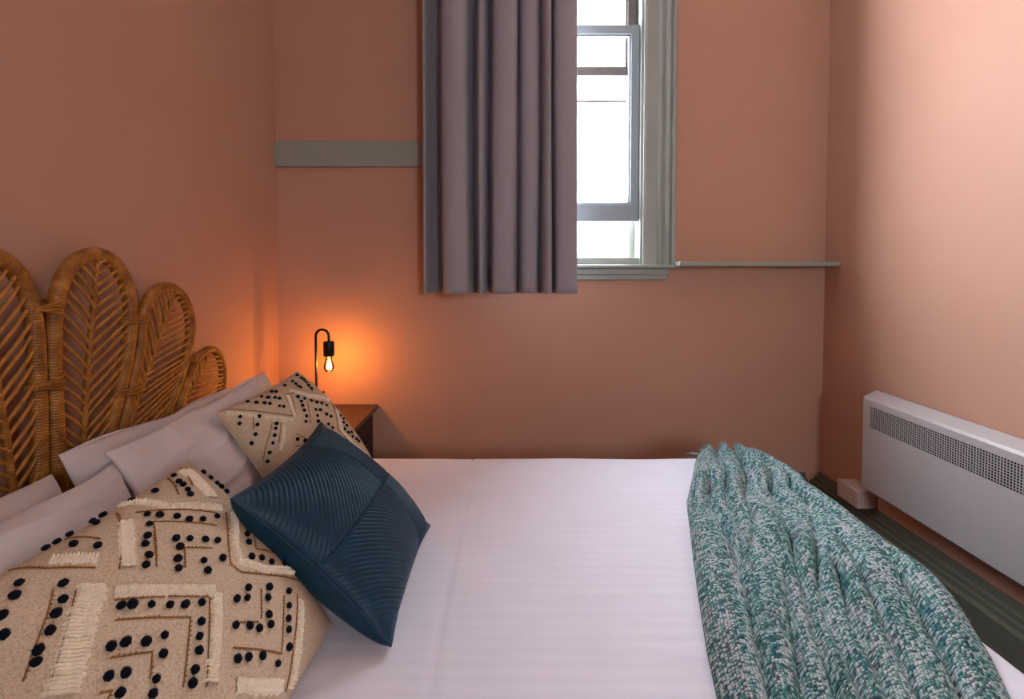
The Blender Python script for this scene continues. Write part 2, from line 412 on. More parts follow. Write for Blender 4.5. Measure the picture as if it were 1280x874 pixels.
# ------------------------------------------------------------------ curtain
def curtain():
    z0, z1 = 1.089, 3.12
    # (x, depth) control points across the bottom hem : front folds have small y
    cp = [(-.393, 2.603), (-.395, 2.55), (-.393, 2.47), (-.388, 2.445), (-.378, 2.46), (-.366, 2.52), (-.335, 2.57), (-.312, 2.53), (-.306, 2.44), (-.290, 2.40), (-.245, 2.385), (-.200, 2.405), (-.187, 2.45), (-.180, 2.53),
          (-.160, 2.57), (-.145, 2.52), (-.139, 2.44), (-.124, 2.42), (-.108, 2.45), (-.102, 2.53), (-.086, 2.575), (-.073, 2.52), (-.068, 2.43), (-.050, 2.405), (-.01, 2.40), (.022, 2.415), (.034, 2.47), (.040, 2.54),
          (.050, 2.54), (.056, 2.46), (.075, 2.435), (.115, 2.44), (.130, 2.47), (.137, 2.53), (.146, 2.53), (.152, 2.44), (.170, 2.41), (.188, 2.43), (.194, 2.53), (.200, 2.53),
          (.206, 2.43), (.222, 2.405), (.26, 2.40), (.290, 2.405), (.304, 2.42), (.307, 2.435), (.296, 2.45)]
    P = catmull([(x, y, 0) for x, y in cp], 7)
    nz = 60; bm = BM(); rows = []
    for j in range(nz+1):
        t = j/nz; z = z0+(z1-z0)*t; row = []
        for i, p in enumerate(P):
            k = i/len(P)
            amp = 1-.2*t                                   # folds gather tighter near the heading
            wob = .008*math.sin(9*k+3*t)*(1-t)+.006*noise.noise(Vector((k*9, t*2.2, 1)))
            edge = min(1, max(0, k-.04)*8, (1-k)*12)
            x = p.x+wob*edge
            y = 2.445+(p.y-2.475)*(amp+.12*noise.noise(Vector((k*14, t*1.5, 7))))+.004*noise.noise(Vector((k*20, t*6, 3)))
            row.append(bm.verts.new((x, y, z)))
        rows.append(row)
    for j in range(nz):
        for i in range(len(P)-1):
            bm.faces.new((rows[j][i], rows[j][i+1], rows[j+1][i+1], rows[j+1][i]))
    o = obj('cloth', bm, M['curtain'], cur)
    s = o.modifiers.new('thick', 'SOLIDIFY'); s.thickness = .0022; s.offset = 0
cur = thing('curtain', 'mauve-grey cloth curtain hanging in folds across the left of the window', 'curtain', (0, 2.47, 1.089))
curtain()
bm = BM(); tube(bm, [(-.6, 2.445, 3.135), (.95, 2.445, 3.135)], .012, 12)
obj('curtain_rod', bm, M['black'], cur)
for x in (-.58, .93):
    bm = BM(); box(bm, x-.012, x+.012, 2.445, 2.6, 3.125, 3.145, .003); obj('bracket', bm, M['black'], cur)

# ------------------------------------------------------------------ heater
ht = thing('panel_heater', 'long white electric panel heater on the right wall', 'heater', (RX-.04, 1.55, .286))
HX, HY0, HY1, HZ0, HZ1 = 1.482, .95, 2.188, .286, .694
GY0, GY1, GZ0, GZ1 = 1.02, 2.146, .552, .64
bm = BM()
# shell : front plate with an opening for the grille, top plate sloping to the wall, ends, bottom
def q(bm, *pts):
    return bm.faces.new([bm.verts.new(p) for p in pts])
FXs = HX
q(bm, (FXs, HY0, HZ0+.006), (FXs, HY0, GZ0), (FXs, HY1, GZ0), (FXs, HY1, HZ0+.006))
q(bm, (FXs, HY0, GZ1), (FXs, HY0, .664), (FXs, HY1, .664), (FXs, HY1, GZ1))
q(bm, (FXs, HY0, GZ0), (FXs, HY0, GZ1), (FXs, GY0, GZ1), (FXs, GY0, GZ0))
q(bm, (FXs, GY1, GZ0), (FXs, GY1, GZ1), (FXs, HY1, GZ1), (FXs, HY1, GZ0))
q(bm, (FXs, HY0, .664), (FXs+.006, HY0, .674), (FXs+.006, HY1, .674), (FXs, HY1, .664))
q(bm, (FXs+.006, HY0, .674), (FXs+.05, HY0, HZ1), (FXs+.05, HY1, HZ1), (FXs+.006, HY1, .674))
q(bm, (FXs+.05, HY0, HZ1), (RX-.012, HY0, HZ1), (RX-.012, HY1, HZ1), (FXs+.05, HY1, HZ1))
q(bm, (RX-.012, HY0, HZ1), (RX-.012, HY0, HZ0), (RX-.012, HY1, HZ0), (RX-.012, HY1, HZ1))
q(bm, (FXs, HY0, HZ0+.006), (FXs+.006, HY0, HZ0), (FXs+.006, HY1, HZ0), (FXs, HY1, HZ0+.006))
q(bm, (FXs+.006, HY0, HZ0), (RX-.012, HY0, HZ0), (RX-.012, HY1, HZ0), (FXs+.006, HY1, HZ0))
for y in (HY0, HY1):
    q(bm, (FXs, y, HZ0+.006), (FXs, y, .664), (FXs+.006, y, .674), (FXs+.05, y, HZ1), (RX-.012, y, HZ1), (RX-.012, y, HZ0), (FXs+.006, y, HZ0))
bmesh.ops.remove_doubles(bm, verts=bm.verts[:], dist=1e-5)
bmesh.ops.recalc_face_normals(bm, faces=bm.faces[:])
obj('housing', bm, M['white_metal'], ht, False)
# perforated grille: real holes
bm = BM(); ny, nz = 110, 10; dy = (GY1-GY0)/ny; dz = (GZ1-GZ0)/nz
def gv(y, z): return bm.verts.new((HX+.001, y, z))
for i in range(ny):
    for j in range(nz):
        y = GY0+i*dy; z = GZ0+j*dz; a = dy*.13; b = dz*.13
        o = [gv(y, z), gv(y+dy, z), gv(y+dy, z+dz), gv(y, z+dz)]
        n_ = [gv(y+a, z+b), gv(y+dy-a, z+b), gv(y+dy-a, z+dz-b), gv(y+a, z+dz-b)]
        for k in range(4): bm.faces.new((o[k], o[(k+1) % 4], n_[(k+1) % 4], n_[k]))
bmesh.ops.remove_doubles(bm, verts=bm.verts[:], dist=1e-5)
g = obj('grille', bm, M['white_metal'], ht, False)
s = g.modifiers.new('t', 'SOLIDIFY'); s.thickness = .001
bm = BM(); box(bm, HX+.012, HX+.03, GY0, GY1, .50, .65); obj('heating_element', bm, M['dark_in'], ht, False)
for y in (1.15, 2.0):
    bm = BM(); box(bm, RX-.014, RX, y-.03, y+.03, .32, .66); obj('wall_bracket', bm, M['white_metal'], ht, False)
# outlet box under the heater
ob = thing('socket_box', 'small cream plastic power box on the wall above the skirting, below the heater end', 'power socket', (RX-.04, 2.3, .184))
bm = BM(); box(bm, RX-.082, RX, 2.20, 2.34, .184, .262, .006); obj('box_body', bm, M['plastic'], ob, False)
bm = BM(); box(bm, RX-.05, RX-.02, 2.196, 2.202, .20, .245, .002); obj('cover_plate', bm, M['plastic'], ob, False)

# ------------------------------------------------------------------ bedside table + lamp
nt = thing('bedside_table', 'dark brown wooden bedside table in the far left corner', 'bedside table', (-.88, 2.33, 0))
NX0, NX1, NY0, NY1, NZ = -1.08, -.648, 2.10, 2.515, .531
bm = BM(); box(bm, NX0-.0, NX1, NY0, NY1+.082*0+.08, NZ-.022, NZ, .002); obj('tabletop', bm, M['wood_top'], nt, False)
bm = BM()
box(bm, NX0+.01, NX1-.02, NY0+.012, NY0+.03, .10, NZ-.022); box(bm, NX0+.01, NX1-.02, NY1-.03, NY1-.012, .10, NZ-.022)
box(bm, NX0+.01, NX0+.025, NY0+.012, NY1-.012, .10, NZ-.022); box(bm, NX0+.01, NX1-.02, NY0+.012, NY1-.012, .10, .118)
obj('carcass', bm, M['wood_black'], nt, False)
for z0, z1 in ((.325, NZ-.026), (.122, .32)):
    bm = BM(); box(bm, NX1-.02, NX1-.002, NY0+.014, NY1-.014, z0, z1, .002); d = obj('drawer', bm, M['wood_black'], nt, False)
    bm = BM(); tube(bm, [(NX1-.002, 2.25, (z0+z1)/2), (NX1+.014, 2.25, (z0+z1)/2), (NX1+.014, 2.36, (z0+z1)/2), (NX1-.002, 2.36, (z0+z1)/2)], .004, 8)
    obj('handle', bm, M['black'], d)
for x in (NX0+.035, NX1-.045):
    for y in (NY0+.035, NY1-.035):
        bm = BM(); box(bm, x-.018, x+.018, y-.018, y+.018, 0, .10, .002); obj('leg', bm, M['wood_black'], nt, False)

LY = 2.40
lamp = thing('table_lamp', 'black bent-pipe table lamp with a bare glowing bulb on the bedside table', 'lamp', (-.88, LY, NZ))
px = -.881; bx = -.822; top = .925
bm = BM(); lathe(bm, [(.062, NZ), (.062, NZ+.012), (.058, NZ+.016), (.012, NZ+.018)], px, LY, 32); obj('base', bm, M['black'], lamp)
path = [(px, LY, NZ+.016), (px, LY, .70)]
R_ = (bx-px)/2
for k in range(0, 13):
    a = PI-PI*k/12
    path.append((px+R_+R_*math.cos(a), LY, top-R_+R_*math.sin(a)))
path.append((bx, LY, .865))
bm = BM(); tube(bm, path, .0058, 14); obj('pipe', bm, M['black'], lamp)
bm = BM(); lathe(bm, [(.008, .872), (.0235, .870), (.0245, .866), (.0245, .806), (.022, .803), (.019, .803)], bx, LY, 28)
bmesh.ops.recalc_face_normals(bm, faces=bm.faces[:]); obj('lamp_socket', bm, M['black'], lamp)
bm = BM(); prof = [(.004, .803), (.0135, .802), (.0138, .792), (.0145, .785), (.019, .776), (.0228, .765), (.0235, .755), (.0215, .742), (.015, .733), (.006, .730)]
lathe(bm, prof, bx, LY, 28); bmesh.ops.recalc_face_normals(bm, faces=bm.faces[:]); bl = obj('bulb', bm, M['bulb'], lamp)
bm = BM()
pts = [(bx+.009*math.cos(a*2.1), LY+.009*math.sin(a*2.1), .742+.028*(a/12)) for a in [k/4 for k in range(49)]]
tube(bm, pts, .0016, 6); obj('filament', bm, M['filament'], bl)
ld = bpy.data.lights.new('bulb_light', 'POINT'); ld.energy = .70; ld.color = (1, .37, .055); ld.shadow_soft_size = .012
lo = bpy.data.objects.new('bulb_light', ld); lo.location = (bx, LY, .755); C.objects.link(lo)

# ------------------------------------------------------------------ bed
BX0, BX1, BY0, BY1, BZ = -1.05, .958, .42, 2.045, .466
bed = thing('bed', 'queen bed base and mattress under the white sheet', 'bed', (0, 1.23, 0))
bm = BM(); box(bm, BX0+.02, BX1-.03, BY0+.02, BY1-.02, .08, .23, .01); obj('bed_base', bm, M['wood_black'], bed, False)
bm = BM(); box(bm, BX0+.01, BX1-.015, BY0+.012, BY1-.012, .23, BZ-.012, .045, 0, 5); obj('mattress', bm, M['mattress'], bed)
for x in (BX0+.1, BX1-.12):
    for y in (BY0+.1, BY1-.1):
        bm = BM(); box(bm, x-.03, x+.03, y-.03, y+.03, 0, .085, .004); obj('leg', bm, M['wood_black'], bed, False)

def edge_map(p, a, b, r, hang):
    """arc-length parameter p (0..1 inside) -> position and drop; rounding radius r, hanging length"""
    if p < a+r:
        d = (a+r)-p; s = min(d/r, PI/2); x = a+r-r*math.sin(s); z = r*(1-math.cos(s))
        if d/r > PI/2: z = r+(d-r*PI/2)
        return x, z
    if p > b-r:
        d = p-(b-r); s = min(d/r, PI/2); x = b-r+r*math.sin(s); z = r*(1-math.cos(s))
        if d/r > PI/2: z = r+(d-r*PI/2)
        return x, z
    return p, 0
def ridge(x, y, x0, x1, yc, w, h, skew=0):
    f = max(0, min(1, (x-x0)/.12))*max(0, min(1, (x1-x)/.12))
    return h*f*math.exp(-((y-yc-skew*(x-x0))/w)**2)
bm = BM(); nx, ny = 260, 230; rows = []
xs = [BX0-.12+(BX1+.26-(BX0-.12))*i/nx for i in range(nx+1)]; ys = [BY0-.26+(BY1+.26-(BY0-.26))*j/ny for j in range(ny+1)]
uvl = bm.loops.layers.uv.verify()
for x in xs:
    row = []
    for y in ys:
        X, dx = edge_map(x, BX0, BX1, .035, 1); Y, dy_ = edge_map(y, BY0, BY1, .035, 1)
        z = BZ-max(dx, dy_)
        if max(dx, dy_) < .01:
            z += .0025*noise.noise(Vector((X*3, Y*9, 0)))+.0012*noise.noise(Vector((X*7, Y*30, 4)))
            z += ridge(X, Y, -.12, .5, 1.155, .006, .0055, .02)+ridge(X, Y, .28, .55, .985, .008, .005, -.03)+ridge(X, Y, -.1, .25, 1.45, .01, .002, .02)
            z += ridge(X, Y, .0, .22, .93, .006, .005, -.06)+ridge(X, Y, .1, .6, 1.7, .012, .0015)
            # sewn fold line running along the bed, and its twin
            z -= .0022*math.exp(-((X+.138+.004*math.sin(Y*7))/.004)**2)
            z += .0016*math.exp(-((X+.120+.004*math.sin(Y*6))/.006)**2)
        else:
            X += .006*noise.noise(Vector((Y*6, dx*3, 1))) if dx > .04 else 0
            Y += .006*noise.noise(Vector((X*6, dy_*3, 2))) if dy_ > .04 else 0
        row.append(bm.verts.new((X, Y, z)))
    rows.append(row)
for i in range(nx):
    for j in range(ny):
        bm.faces.new((rows[i][j], rows[i+1][j], rows[i+1][j+1], rows[i][j+1]))
o = obj('bed_sheet', bm, M['sheet']); s = o.modifiers.new('t', 'SOLIDIFY'); s.thickness = .003; s.offset = 1
tag(o, 'white striped sateen sheet spread over the bed', 'sheet')

# ------------------------------------------------------------------ rattan headboard
hb = thing('headboard', 'honey brown rattan headboard of fanned petals against the left wall', 'headboard', (-1.09, 1.226, 0))
HBX = -1.083; HC = 1.226
def petal(outline, rib, R, slat_ang, step, mirror):
    f = (lambda y: 2*HC-y) if mirror else (lambda y: y)
    out = [Vector((0, p.y, p.z)) for p in catmull([(0, f(y), z) for y, z in outline], 8)]
    rb = [Vector((0, p.y, p.z)) for p in catmull([(0, f(y), z) for y, z in rib], 10)]
    P = [Vector((HBX, p.y, p.z)) for p in out]
    bm = BM(); tube(bm, P, R, 14)
    fr = obj('petal', bm, M['rattan'], hb)
    bm = BM(); tube(bm, [Vector((HBX+.004, p.y, p.z)) for p in rb], .009, 10, True, lambda t: 1.15-.5*t)
    tube(bm, [Vector((HBX-.006, p.y+.010, p.z)) for p in rb], .006, 8)
    obj('midrib', bm, M['rattan'], fr)
    # herringbone of split canes from midrib to frame
    bm = BM(); L = [0]
    for a, b_ in zip(rb, rb[1:]): L.append(L[-1]+(b_-a).length)
    def hit(o_, d):
        best = None
        segs = list(zip(out, out[1:]))+[(out[-1], out[0])]
        for a, b_ in segs:
            e = b_-a; den = d.y*e.z-d.z*e.y
            if abs(den) < 1e-9: continue
            w = a-o_; t = (w.y*e.z-w.z*e.y)/den; u = (w.y*d.z-w.z*d.y)/den
            if t > 1e-3 and 0 <= u <= 1 and (best is None or t < best): best = t
        return best
    s_ = .01; k = 0
    while s_ < L[-1]:
        for i in range(len(L)-1):
            if L[i] <= s_ <= L[i+1]: break
        t = (s_-L[i])/(L[i+1]-L[i]+1e-9); o_ = rb[i].lerp(rb[i+1], t); tg = (rb[i+1]-rb[i]).normalized()
        for sg in (1, -1):
            a = math.radians(slat_ang)*sg
            d = Vector((0, tg.y*math.cos(a)-tg.z*math.sin(a), tg.y*math.sin(a)+tg.z*math.cos(a)))
            h = hit(o_, d)
            if h and h > .015:
                e = o_+d*h; sag = Vector((0, 0, .012*h))
                off = .002 if (k % 2) else -.001
                pp = [Vector((HBX+.006+off, o_.y, o_.z)), Vector((HBX+.009+off, (o_.y+e.y)/2, (o_.z+e.z)/2))+sag, Vector((HBX+.004+off, e.y, e.z))]
                tube(bm, catmull(pp, 4), .0046, 6)
        s_ += step*random.uniform(.9, 1.1); k += 1
    obj('cane_slats', bm, M['cane'], fr)
P2 = [(1.262, .30), (1.255, .60), (1.249, .80), (1.248, 1.0), (1.258, 1.12), (1.300, 1.208), (1.375, 1.243), (1.447, 1.222), (1.497, 1.15), (1.508, 1.06), (1.485, .95), (1.452, .86), (1.395, .72), (1.30, .45), (1.28, .30)]
R2 = [(1.285, .40), (1.323, .762), (1.345, .95), (1.389, 1.235)]
P3 = [(1.33, .30), (1.385, .55), (1.445, .72), (1.495, .84), (1.540, .97), (1.556, 1.06), (1.592, 1.122), (1.652, 1.146), (1.720, 1.132), (1.772, 1.08), (1.790, 1.01), (1.775, .94), (1.725, .85), (1.655, .75), (1.55, .61), (1.40, .40), (1.36, .30)]
R3 = [(1.36, .42), (1.489, .761), (1.60, .95), (1.70, 1.125)]
P4 = [(1.44, .34), (1.58, .56), (1.69, .715), (1.77, .83), (1.825, .893), (1.892, .912), (1.95, .892), (1.982, .84), (1.985, .78), (1.955, .70), (1.88, .60), (1.72, .45), (1.50, .32)]
R4 = [(1.50, .38), (1.62, .60), (1.741, .755), (1.83, .84), (1.90, .90)]
for mir in (False, True):
    petal(P2, R2, .0185, 52, .031, mir)
    petal(P3, R3, .0165, 46, .027, mir)
    petal(P4, R4, .0145, 46, .026, mir)
def bind(y0, y1, z, n=4):
    bm = BM()
    for k in range(n):
        zz = z+(k-(n-1)/2)*.007; dz_ = .012 if k in (0, n-1) and n > 3 else 0
        pts = []
        for i in range(24):
            a = 2*PI*i/24; rr = (y1-y0)/2+.004
            pts.append(((HBX)+.0235*math.sin(a), (y0+y1)/2+rr*math.cos(a), zz+dz_*math.cos(a)*(1 if k else -1)))
        tube(bm, pts, .0036, 6, False, None, True)
    obj('binding', bm, M['rattan'], hb)
bind(1.186, 1.268, 1.115, 4); bind(1.182, 1.268, .935, 4); bind(1.175, 1.275, .62, 4)
for s_ in (1, -1):
    g_ = lambda y: y if s_ > 0 else 2*HC-y
    for (ya, yb, z) in ((1.475, 1.575, 1.06), (1.44, 1.53, .86), (1.755, 1.80, .90)):
        a, b_ = sorted((g_(ya), g_(yb))); bind(a, b_, z, 3)
for y in (.62, 1.10, 1.35, 1.83):
    bm = BM(); tube(bm, [(HBX-.012, y, 0), (HBX-.012, y, .56)], .016, 12); obj('leg', bm, M['rattan'], hb)
bm = BM(); tube(bm, [(HBX-.005, .60, .42), (HBX-.005, 1.86, .42)], .018, 12); obj('cross_rail', bm, M['rattan'], hb)

# ------------------------------------------------------------------ cushions
#CUSH-BEGIN
def v3(*a): return list(a)
def lerp3(c, u, v):
    return [(1-u)*(1-v)*c[0][i]+u*(1-v)*c[1][i]+u*v*c[2][i]+(1-u)*v*c[3][i] for i in range(3)]
def cnormal(c):
    a = [c[2][i]-c[0][i] for i in range(3)]; b = [c[3][i]-c[1][i] for i in range(3)]
    n = [a[2]*b[1]-a[1]*b[2], a[0]*b[2]-a[2]*b[0], a[1]*b[0]-a[0]*b[1]]
    l = (n[0]**2+n[1]**2+n[2]**2)**.5
    return [q/l for q in n]
def cpoint(c, u, v, T, pinch=.05, e=.5, h_extra=0):
    a = 2*u-1; b = 2*v-1
    uu = .5+a/2*(1-pinch*(1-b*b)*a*a); vv = .5+b/2*(1-pinch*(1-a*a)*b*b)
    p = lerp3(c, uu, vv); n = cnormal(c)
    ha = max(0, 1-abs(a)**2.2); hb_ = max(0, 1-abs(b)**2.2)
    h = T*(ha*hb_)**e+h_extra
    return [p[i]+n[i]*h for i in range(3)]
# corners: left(near top), top(far top), right(far bottom), bottom(near bottom)
CU1 = [(-.800, 1.430, .812), (-.745, 1.850, .843), (-.487, 1.905, .488), (-.600, 1.440, .488)]
CU2 = [(-.690, .580, .800), (-.695, 1.125, .790), (-.358, 1.045, .486), (-.365, .470, .486)]
CU3 = [(-.500, .938, .792), (-.505, 1.405, .792), (-.222, 1.458, .484), (-.226, .985, .486)]
#CUSH-END

def cushion(c, T, Tb, mat, n, pinch=.09, e=.62, hfun=None, name='cover', parent=None, wr=.004, seed=0, eb=None):
    bm = BM(); nrm = cnormal(c); nb = [-q_ for q_ in nrm]
    def warp(t): return t if hfun else .5-.5*math.cos(PI*t)*(.55)+(t-.5)*.45
    F = []; B = []
    for i in range(n+1):
        rf = []; rb_ = []
        for j in range(n+1):
            u = i/n; v = j/n
            if not hfun:
                u = .5*(u+(.5-.5*math.cos(PI*u))); v = .5*(v+(.5-.5*math.cos(PI*v)))
            m_ = (1-(2*u-1)**2)*(1-(2*v-1)**2)
            w_ = wr*m_**.4*(noise.noise(Vector((u*4, v*4, seed)))+.5*noise.noise(Vector((u*9, v*9, seed+5))))
            if name == 'pillow':
                q1 = 1-2*abs(noise.noise(Vector((u*3.2+v*2.2, v*2.1-u*1.2, seed+2)))); q2 = 1-2*abs(noise.noise(Vector((u*2-v*5, v*2.2+u*2, seed+8))))
                w_ += .010*m_**.5*(max(0, q1)**4+.7*max(0, q2)**5)
            hx = (hfun(u, v) if hfun else 0)*min(1, m_*14)
            if name == 'pillow':
                u += .016*noise.noise(Vector((u*2.5, v*2.5, seed+30)))*(1+abs(2*u-1)); v += .03*noise.noise(Vector((u*3, v*2, seed+40)))*(1+abs(2*v-1))
            p = cpoint(c, u, v, T, pinch, e, w_+hx)
            vf = bm.verts.new(p); rf.append(vf)
            if i in (0, n) or j in (0, n): rb_.append(vf)
            else:
                q_ = cpoint(c, u, v, -Tb, pinch, eb or e, -w_); rb_.append(bm.verts.new(q_))
        F.append(rf); B.append(rb_)
    for i in range(n):
        for j in range(n):
            bm.faces.new((F[i][j], F[i+1][j], F[i+1][j+1], F[i][j+1]))
            try: bm.faces.new((B[i][j], B[i][j+1], B[i+1][j+1], B[i+1][j]))
            except ValueError: pass
    bmesh.ops.recalc_face_normals(bm, faces=bm.faces[:])
    return obj(name, bm, mat, parent)

def ctr(c): return tuple(sum(p[i] for p in c)/4 for i in range(2))+(min(p[2] for p in c),)

# white pillows
PIL = [
 ('white pillow leaning on the headboard behind all other pillows, far side of the bed', [(-.985, 1.14, .800), (-.985, 1.85, .788), (-.86, 1.86, .50), (-.87, 1.16, .50)], .045, .03),
 ('white pillow on the far side of the bed, directly behind the far patterned cushion', [(-.868, 1.118, .812), (-.868, 1.870, .835), (-.70, 1.86, .49), (-.70, 1.15, .49)], .038, .035),
 ('white pillow leaning on the headboard at the left edge of the photo, rearmost near pillow', [(-.985, .42, .77), (-.985, 1.125, .765), (-.86, 1.12, .50), (-.86, .43, .50)], .05, .03),
 ('white pillow on the near side of the bed, directly behind the big patterned cushion', [(-.868, .42, .775), (-.868, 1.150, .782), (-.70, 1.11, .49), (-.70, .42, .49)], .055, .035),
]
for k, (lab, c, T, Tb) in enumerate(PIL):
    o = cushion(c, T, Tb, M['pillow'], 90, .025, .5, None, 'pillow', None, .022, k*11+3)
    tag(o, lab, 'pillow', 'white bed pillows against the headboard')

def spoint(c, T, u, v, off):
    p = Vector(cpoint(c, u, v, T, h_extra=0)); 
    d = 1e-3
    pu = Vector(cpoint(c, u+d, v, T))-p; pv = Vector(cpoint(c, u, v+d, T))-p
    n = pu.cross(pv).normalized()
    if n.dot(Vector(cnormal(c))) < 0: n = -n
    return p+n*off, n

def pommesh(r, seed):
    bm = BM(); bmesh.ops.create_icosphere(bm, subdivisions=4, radius=r)
    for v in bm.verts:
        k = 1+.16*noise.noise(v.co*(2.2/r)+Vector((seed, 0, 0))); v.co *= k; v.co.z *= .72
    me = bpy.data.meshes.new('pom_pom'); bm.to_mesh(me); bm.free()
    for p in me.polygons: p.use_smooth = True
    me.materials.append(M['pom']); return me
POMS = [pommesh(.0058, k*7.3) for k in range(4)]

def resample(poly, step, c, T):
    out = []
    for (a, b_) in zip(poly, poly[1:]):
        pa = Vector(cpoint(c, *a, T)); pb = Vector(cpoint(c, *b_, T)); n = max(2, int((pb-pa).length/step))
        for i in range(n): out.append((a[0]+(b_[0]-a[0])*i/n, a[1]+(b_[1]-a[1])*i/n))
    out.append(poly[-1]); return out

def patterned(c, T, Tb, poms, lines, bands, label, seed, pscale=1.0):
    t = thing('patterned_cushion', label, 'cushion', ctr(c), 'cream cushions with black pom-poms')
    cushion(c, T, Tb, M['canvas'], 110, .05, .5, None, 'cover', t, .0, seed)
    rnd = random.Random(seed)
    for i, (u, v) in enumerate(poms):
        p, n = spoint(c, T, u, v, .0035)
        o = bpy.data.objects.new('pom_pom', POMS[i % 4]); C.objects.link(o)
        o.rotation_mode = 'QUATERNION'; o.rotation_quaternion = n.to_track_quat('Z', 'Y')
        o.location = p-t.location; k = pscale*rnd.uniform(.88, 1.12); o.scale = (k*rnd.uniform(.9, 1.15), k, k); o.parent = t
    for ln in lines:
        bm = BM(); pp = resample(ln, .003, c, T); pts = []
        for i, (u, v) in enumerate(pp):
            p, n = spoint(c, T, u, v, .0012); pts.append(p+Vector((noise.noise(p*300), noise.noise(p*310), 0))*.0006)
        tube(bm, pts, .0010, 6)
        for i in range(1, len(pts)-1, 2):             # small cross stitches
            p = pts[i]; tg = (pts[i+1]-pts[i-1]).normalized(); n = spoint(c, T, *pp[i], 0)[1]; s = n.cross(tg).normalized()
            L_ = rnd.uniform(.0015, .0035); tube(bm, [p-s*L_*.3, p+s*L_], .0008, 4)
        obj('stitched_line', bm, M['stitch'], t)
    for poly, w in bands:
        bm = BM(); pp = resample(poly, .0022, c, T); nA = 6; rows = []
        P = [spoint(c, T, u, v, 0) for u, v in pp]
        for i, (p, n) in enumerate(P):
            tg = (P[min(i+1, len(P)-1)][0]-P[max(i-1, 0)][0]).normalized(); s = n.cross(tg).normalized()
            jag = rnd.uniform(-.003, .003); jag2 = rnd.uniform(-.003, .003); hh = (.0062 if i % 2 else .0026)+rnd.uniform(-.001, .0012)
            row = []
            for k in range(nA+1):
                a = k/nA; x = (a-.5)*w+(jag if k == 0 else jag2 if k == nA else 0)
                z = -.001 if k in (0, nA) else hh*(1-.35*(1 if k == nA//2 else 0))
                row.append(bm.verts.new(p+s*x+n*z))
            rows.append(row)
        for a, b_ in zip(rows, rows[1:]):
            for k in range(nA): bm.faces.new((a[k], a[k+1], b_[k+1], b_[k]))
        obj('tufted_band', bm, M['tuft'], t, False)
    # knife-edge seam
    bm = BM(); ed = []
    N_ = 40
    for (a, b_) in (((0, 0), (1, 0)), ((1, 0), (1, 1)), ((1, 1), (0, 1)), ((0, 1), (0, 0))):
        for i in range(N_): 
            u = a[0]+(b_[0]-a[0])*i/N_; v = a[1]+(b_[1]-a[1])*i/N_; ed.append(Vector(cpoint(c, u, v, T)))
    tube(bm, ed, .0022, 6, False, None, True); obj('edge_seam', bm, M['canvas'], t)
    return t

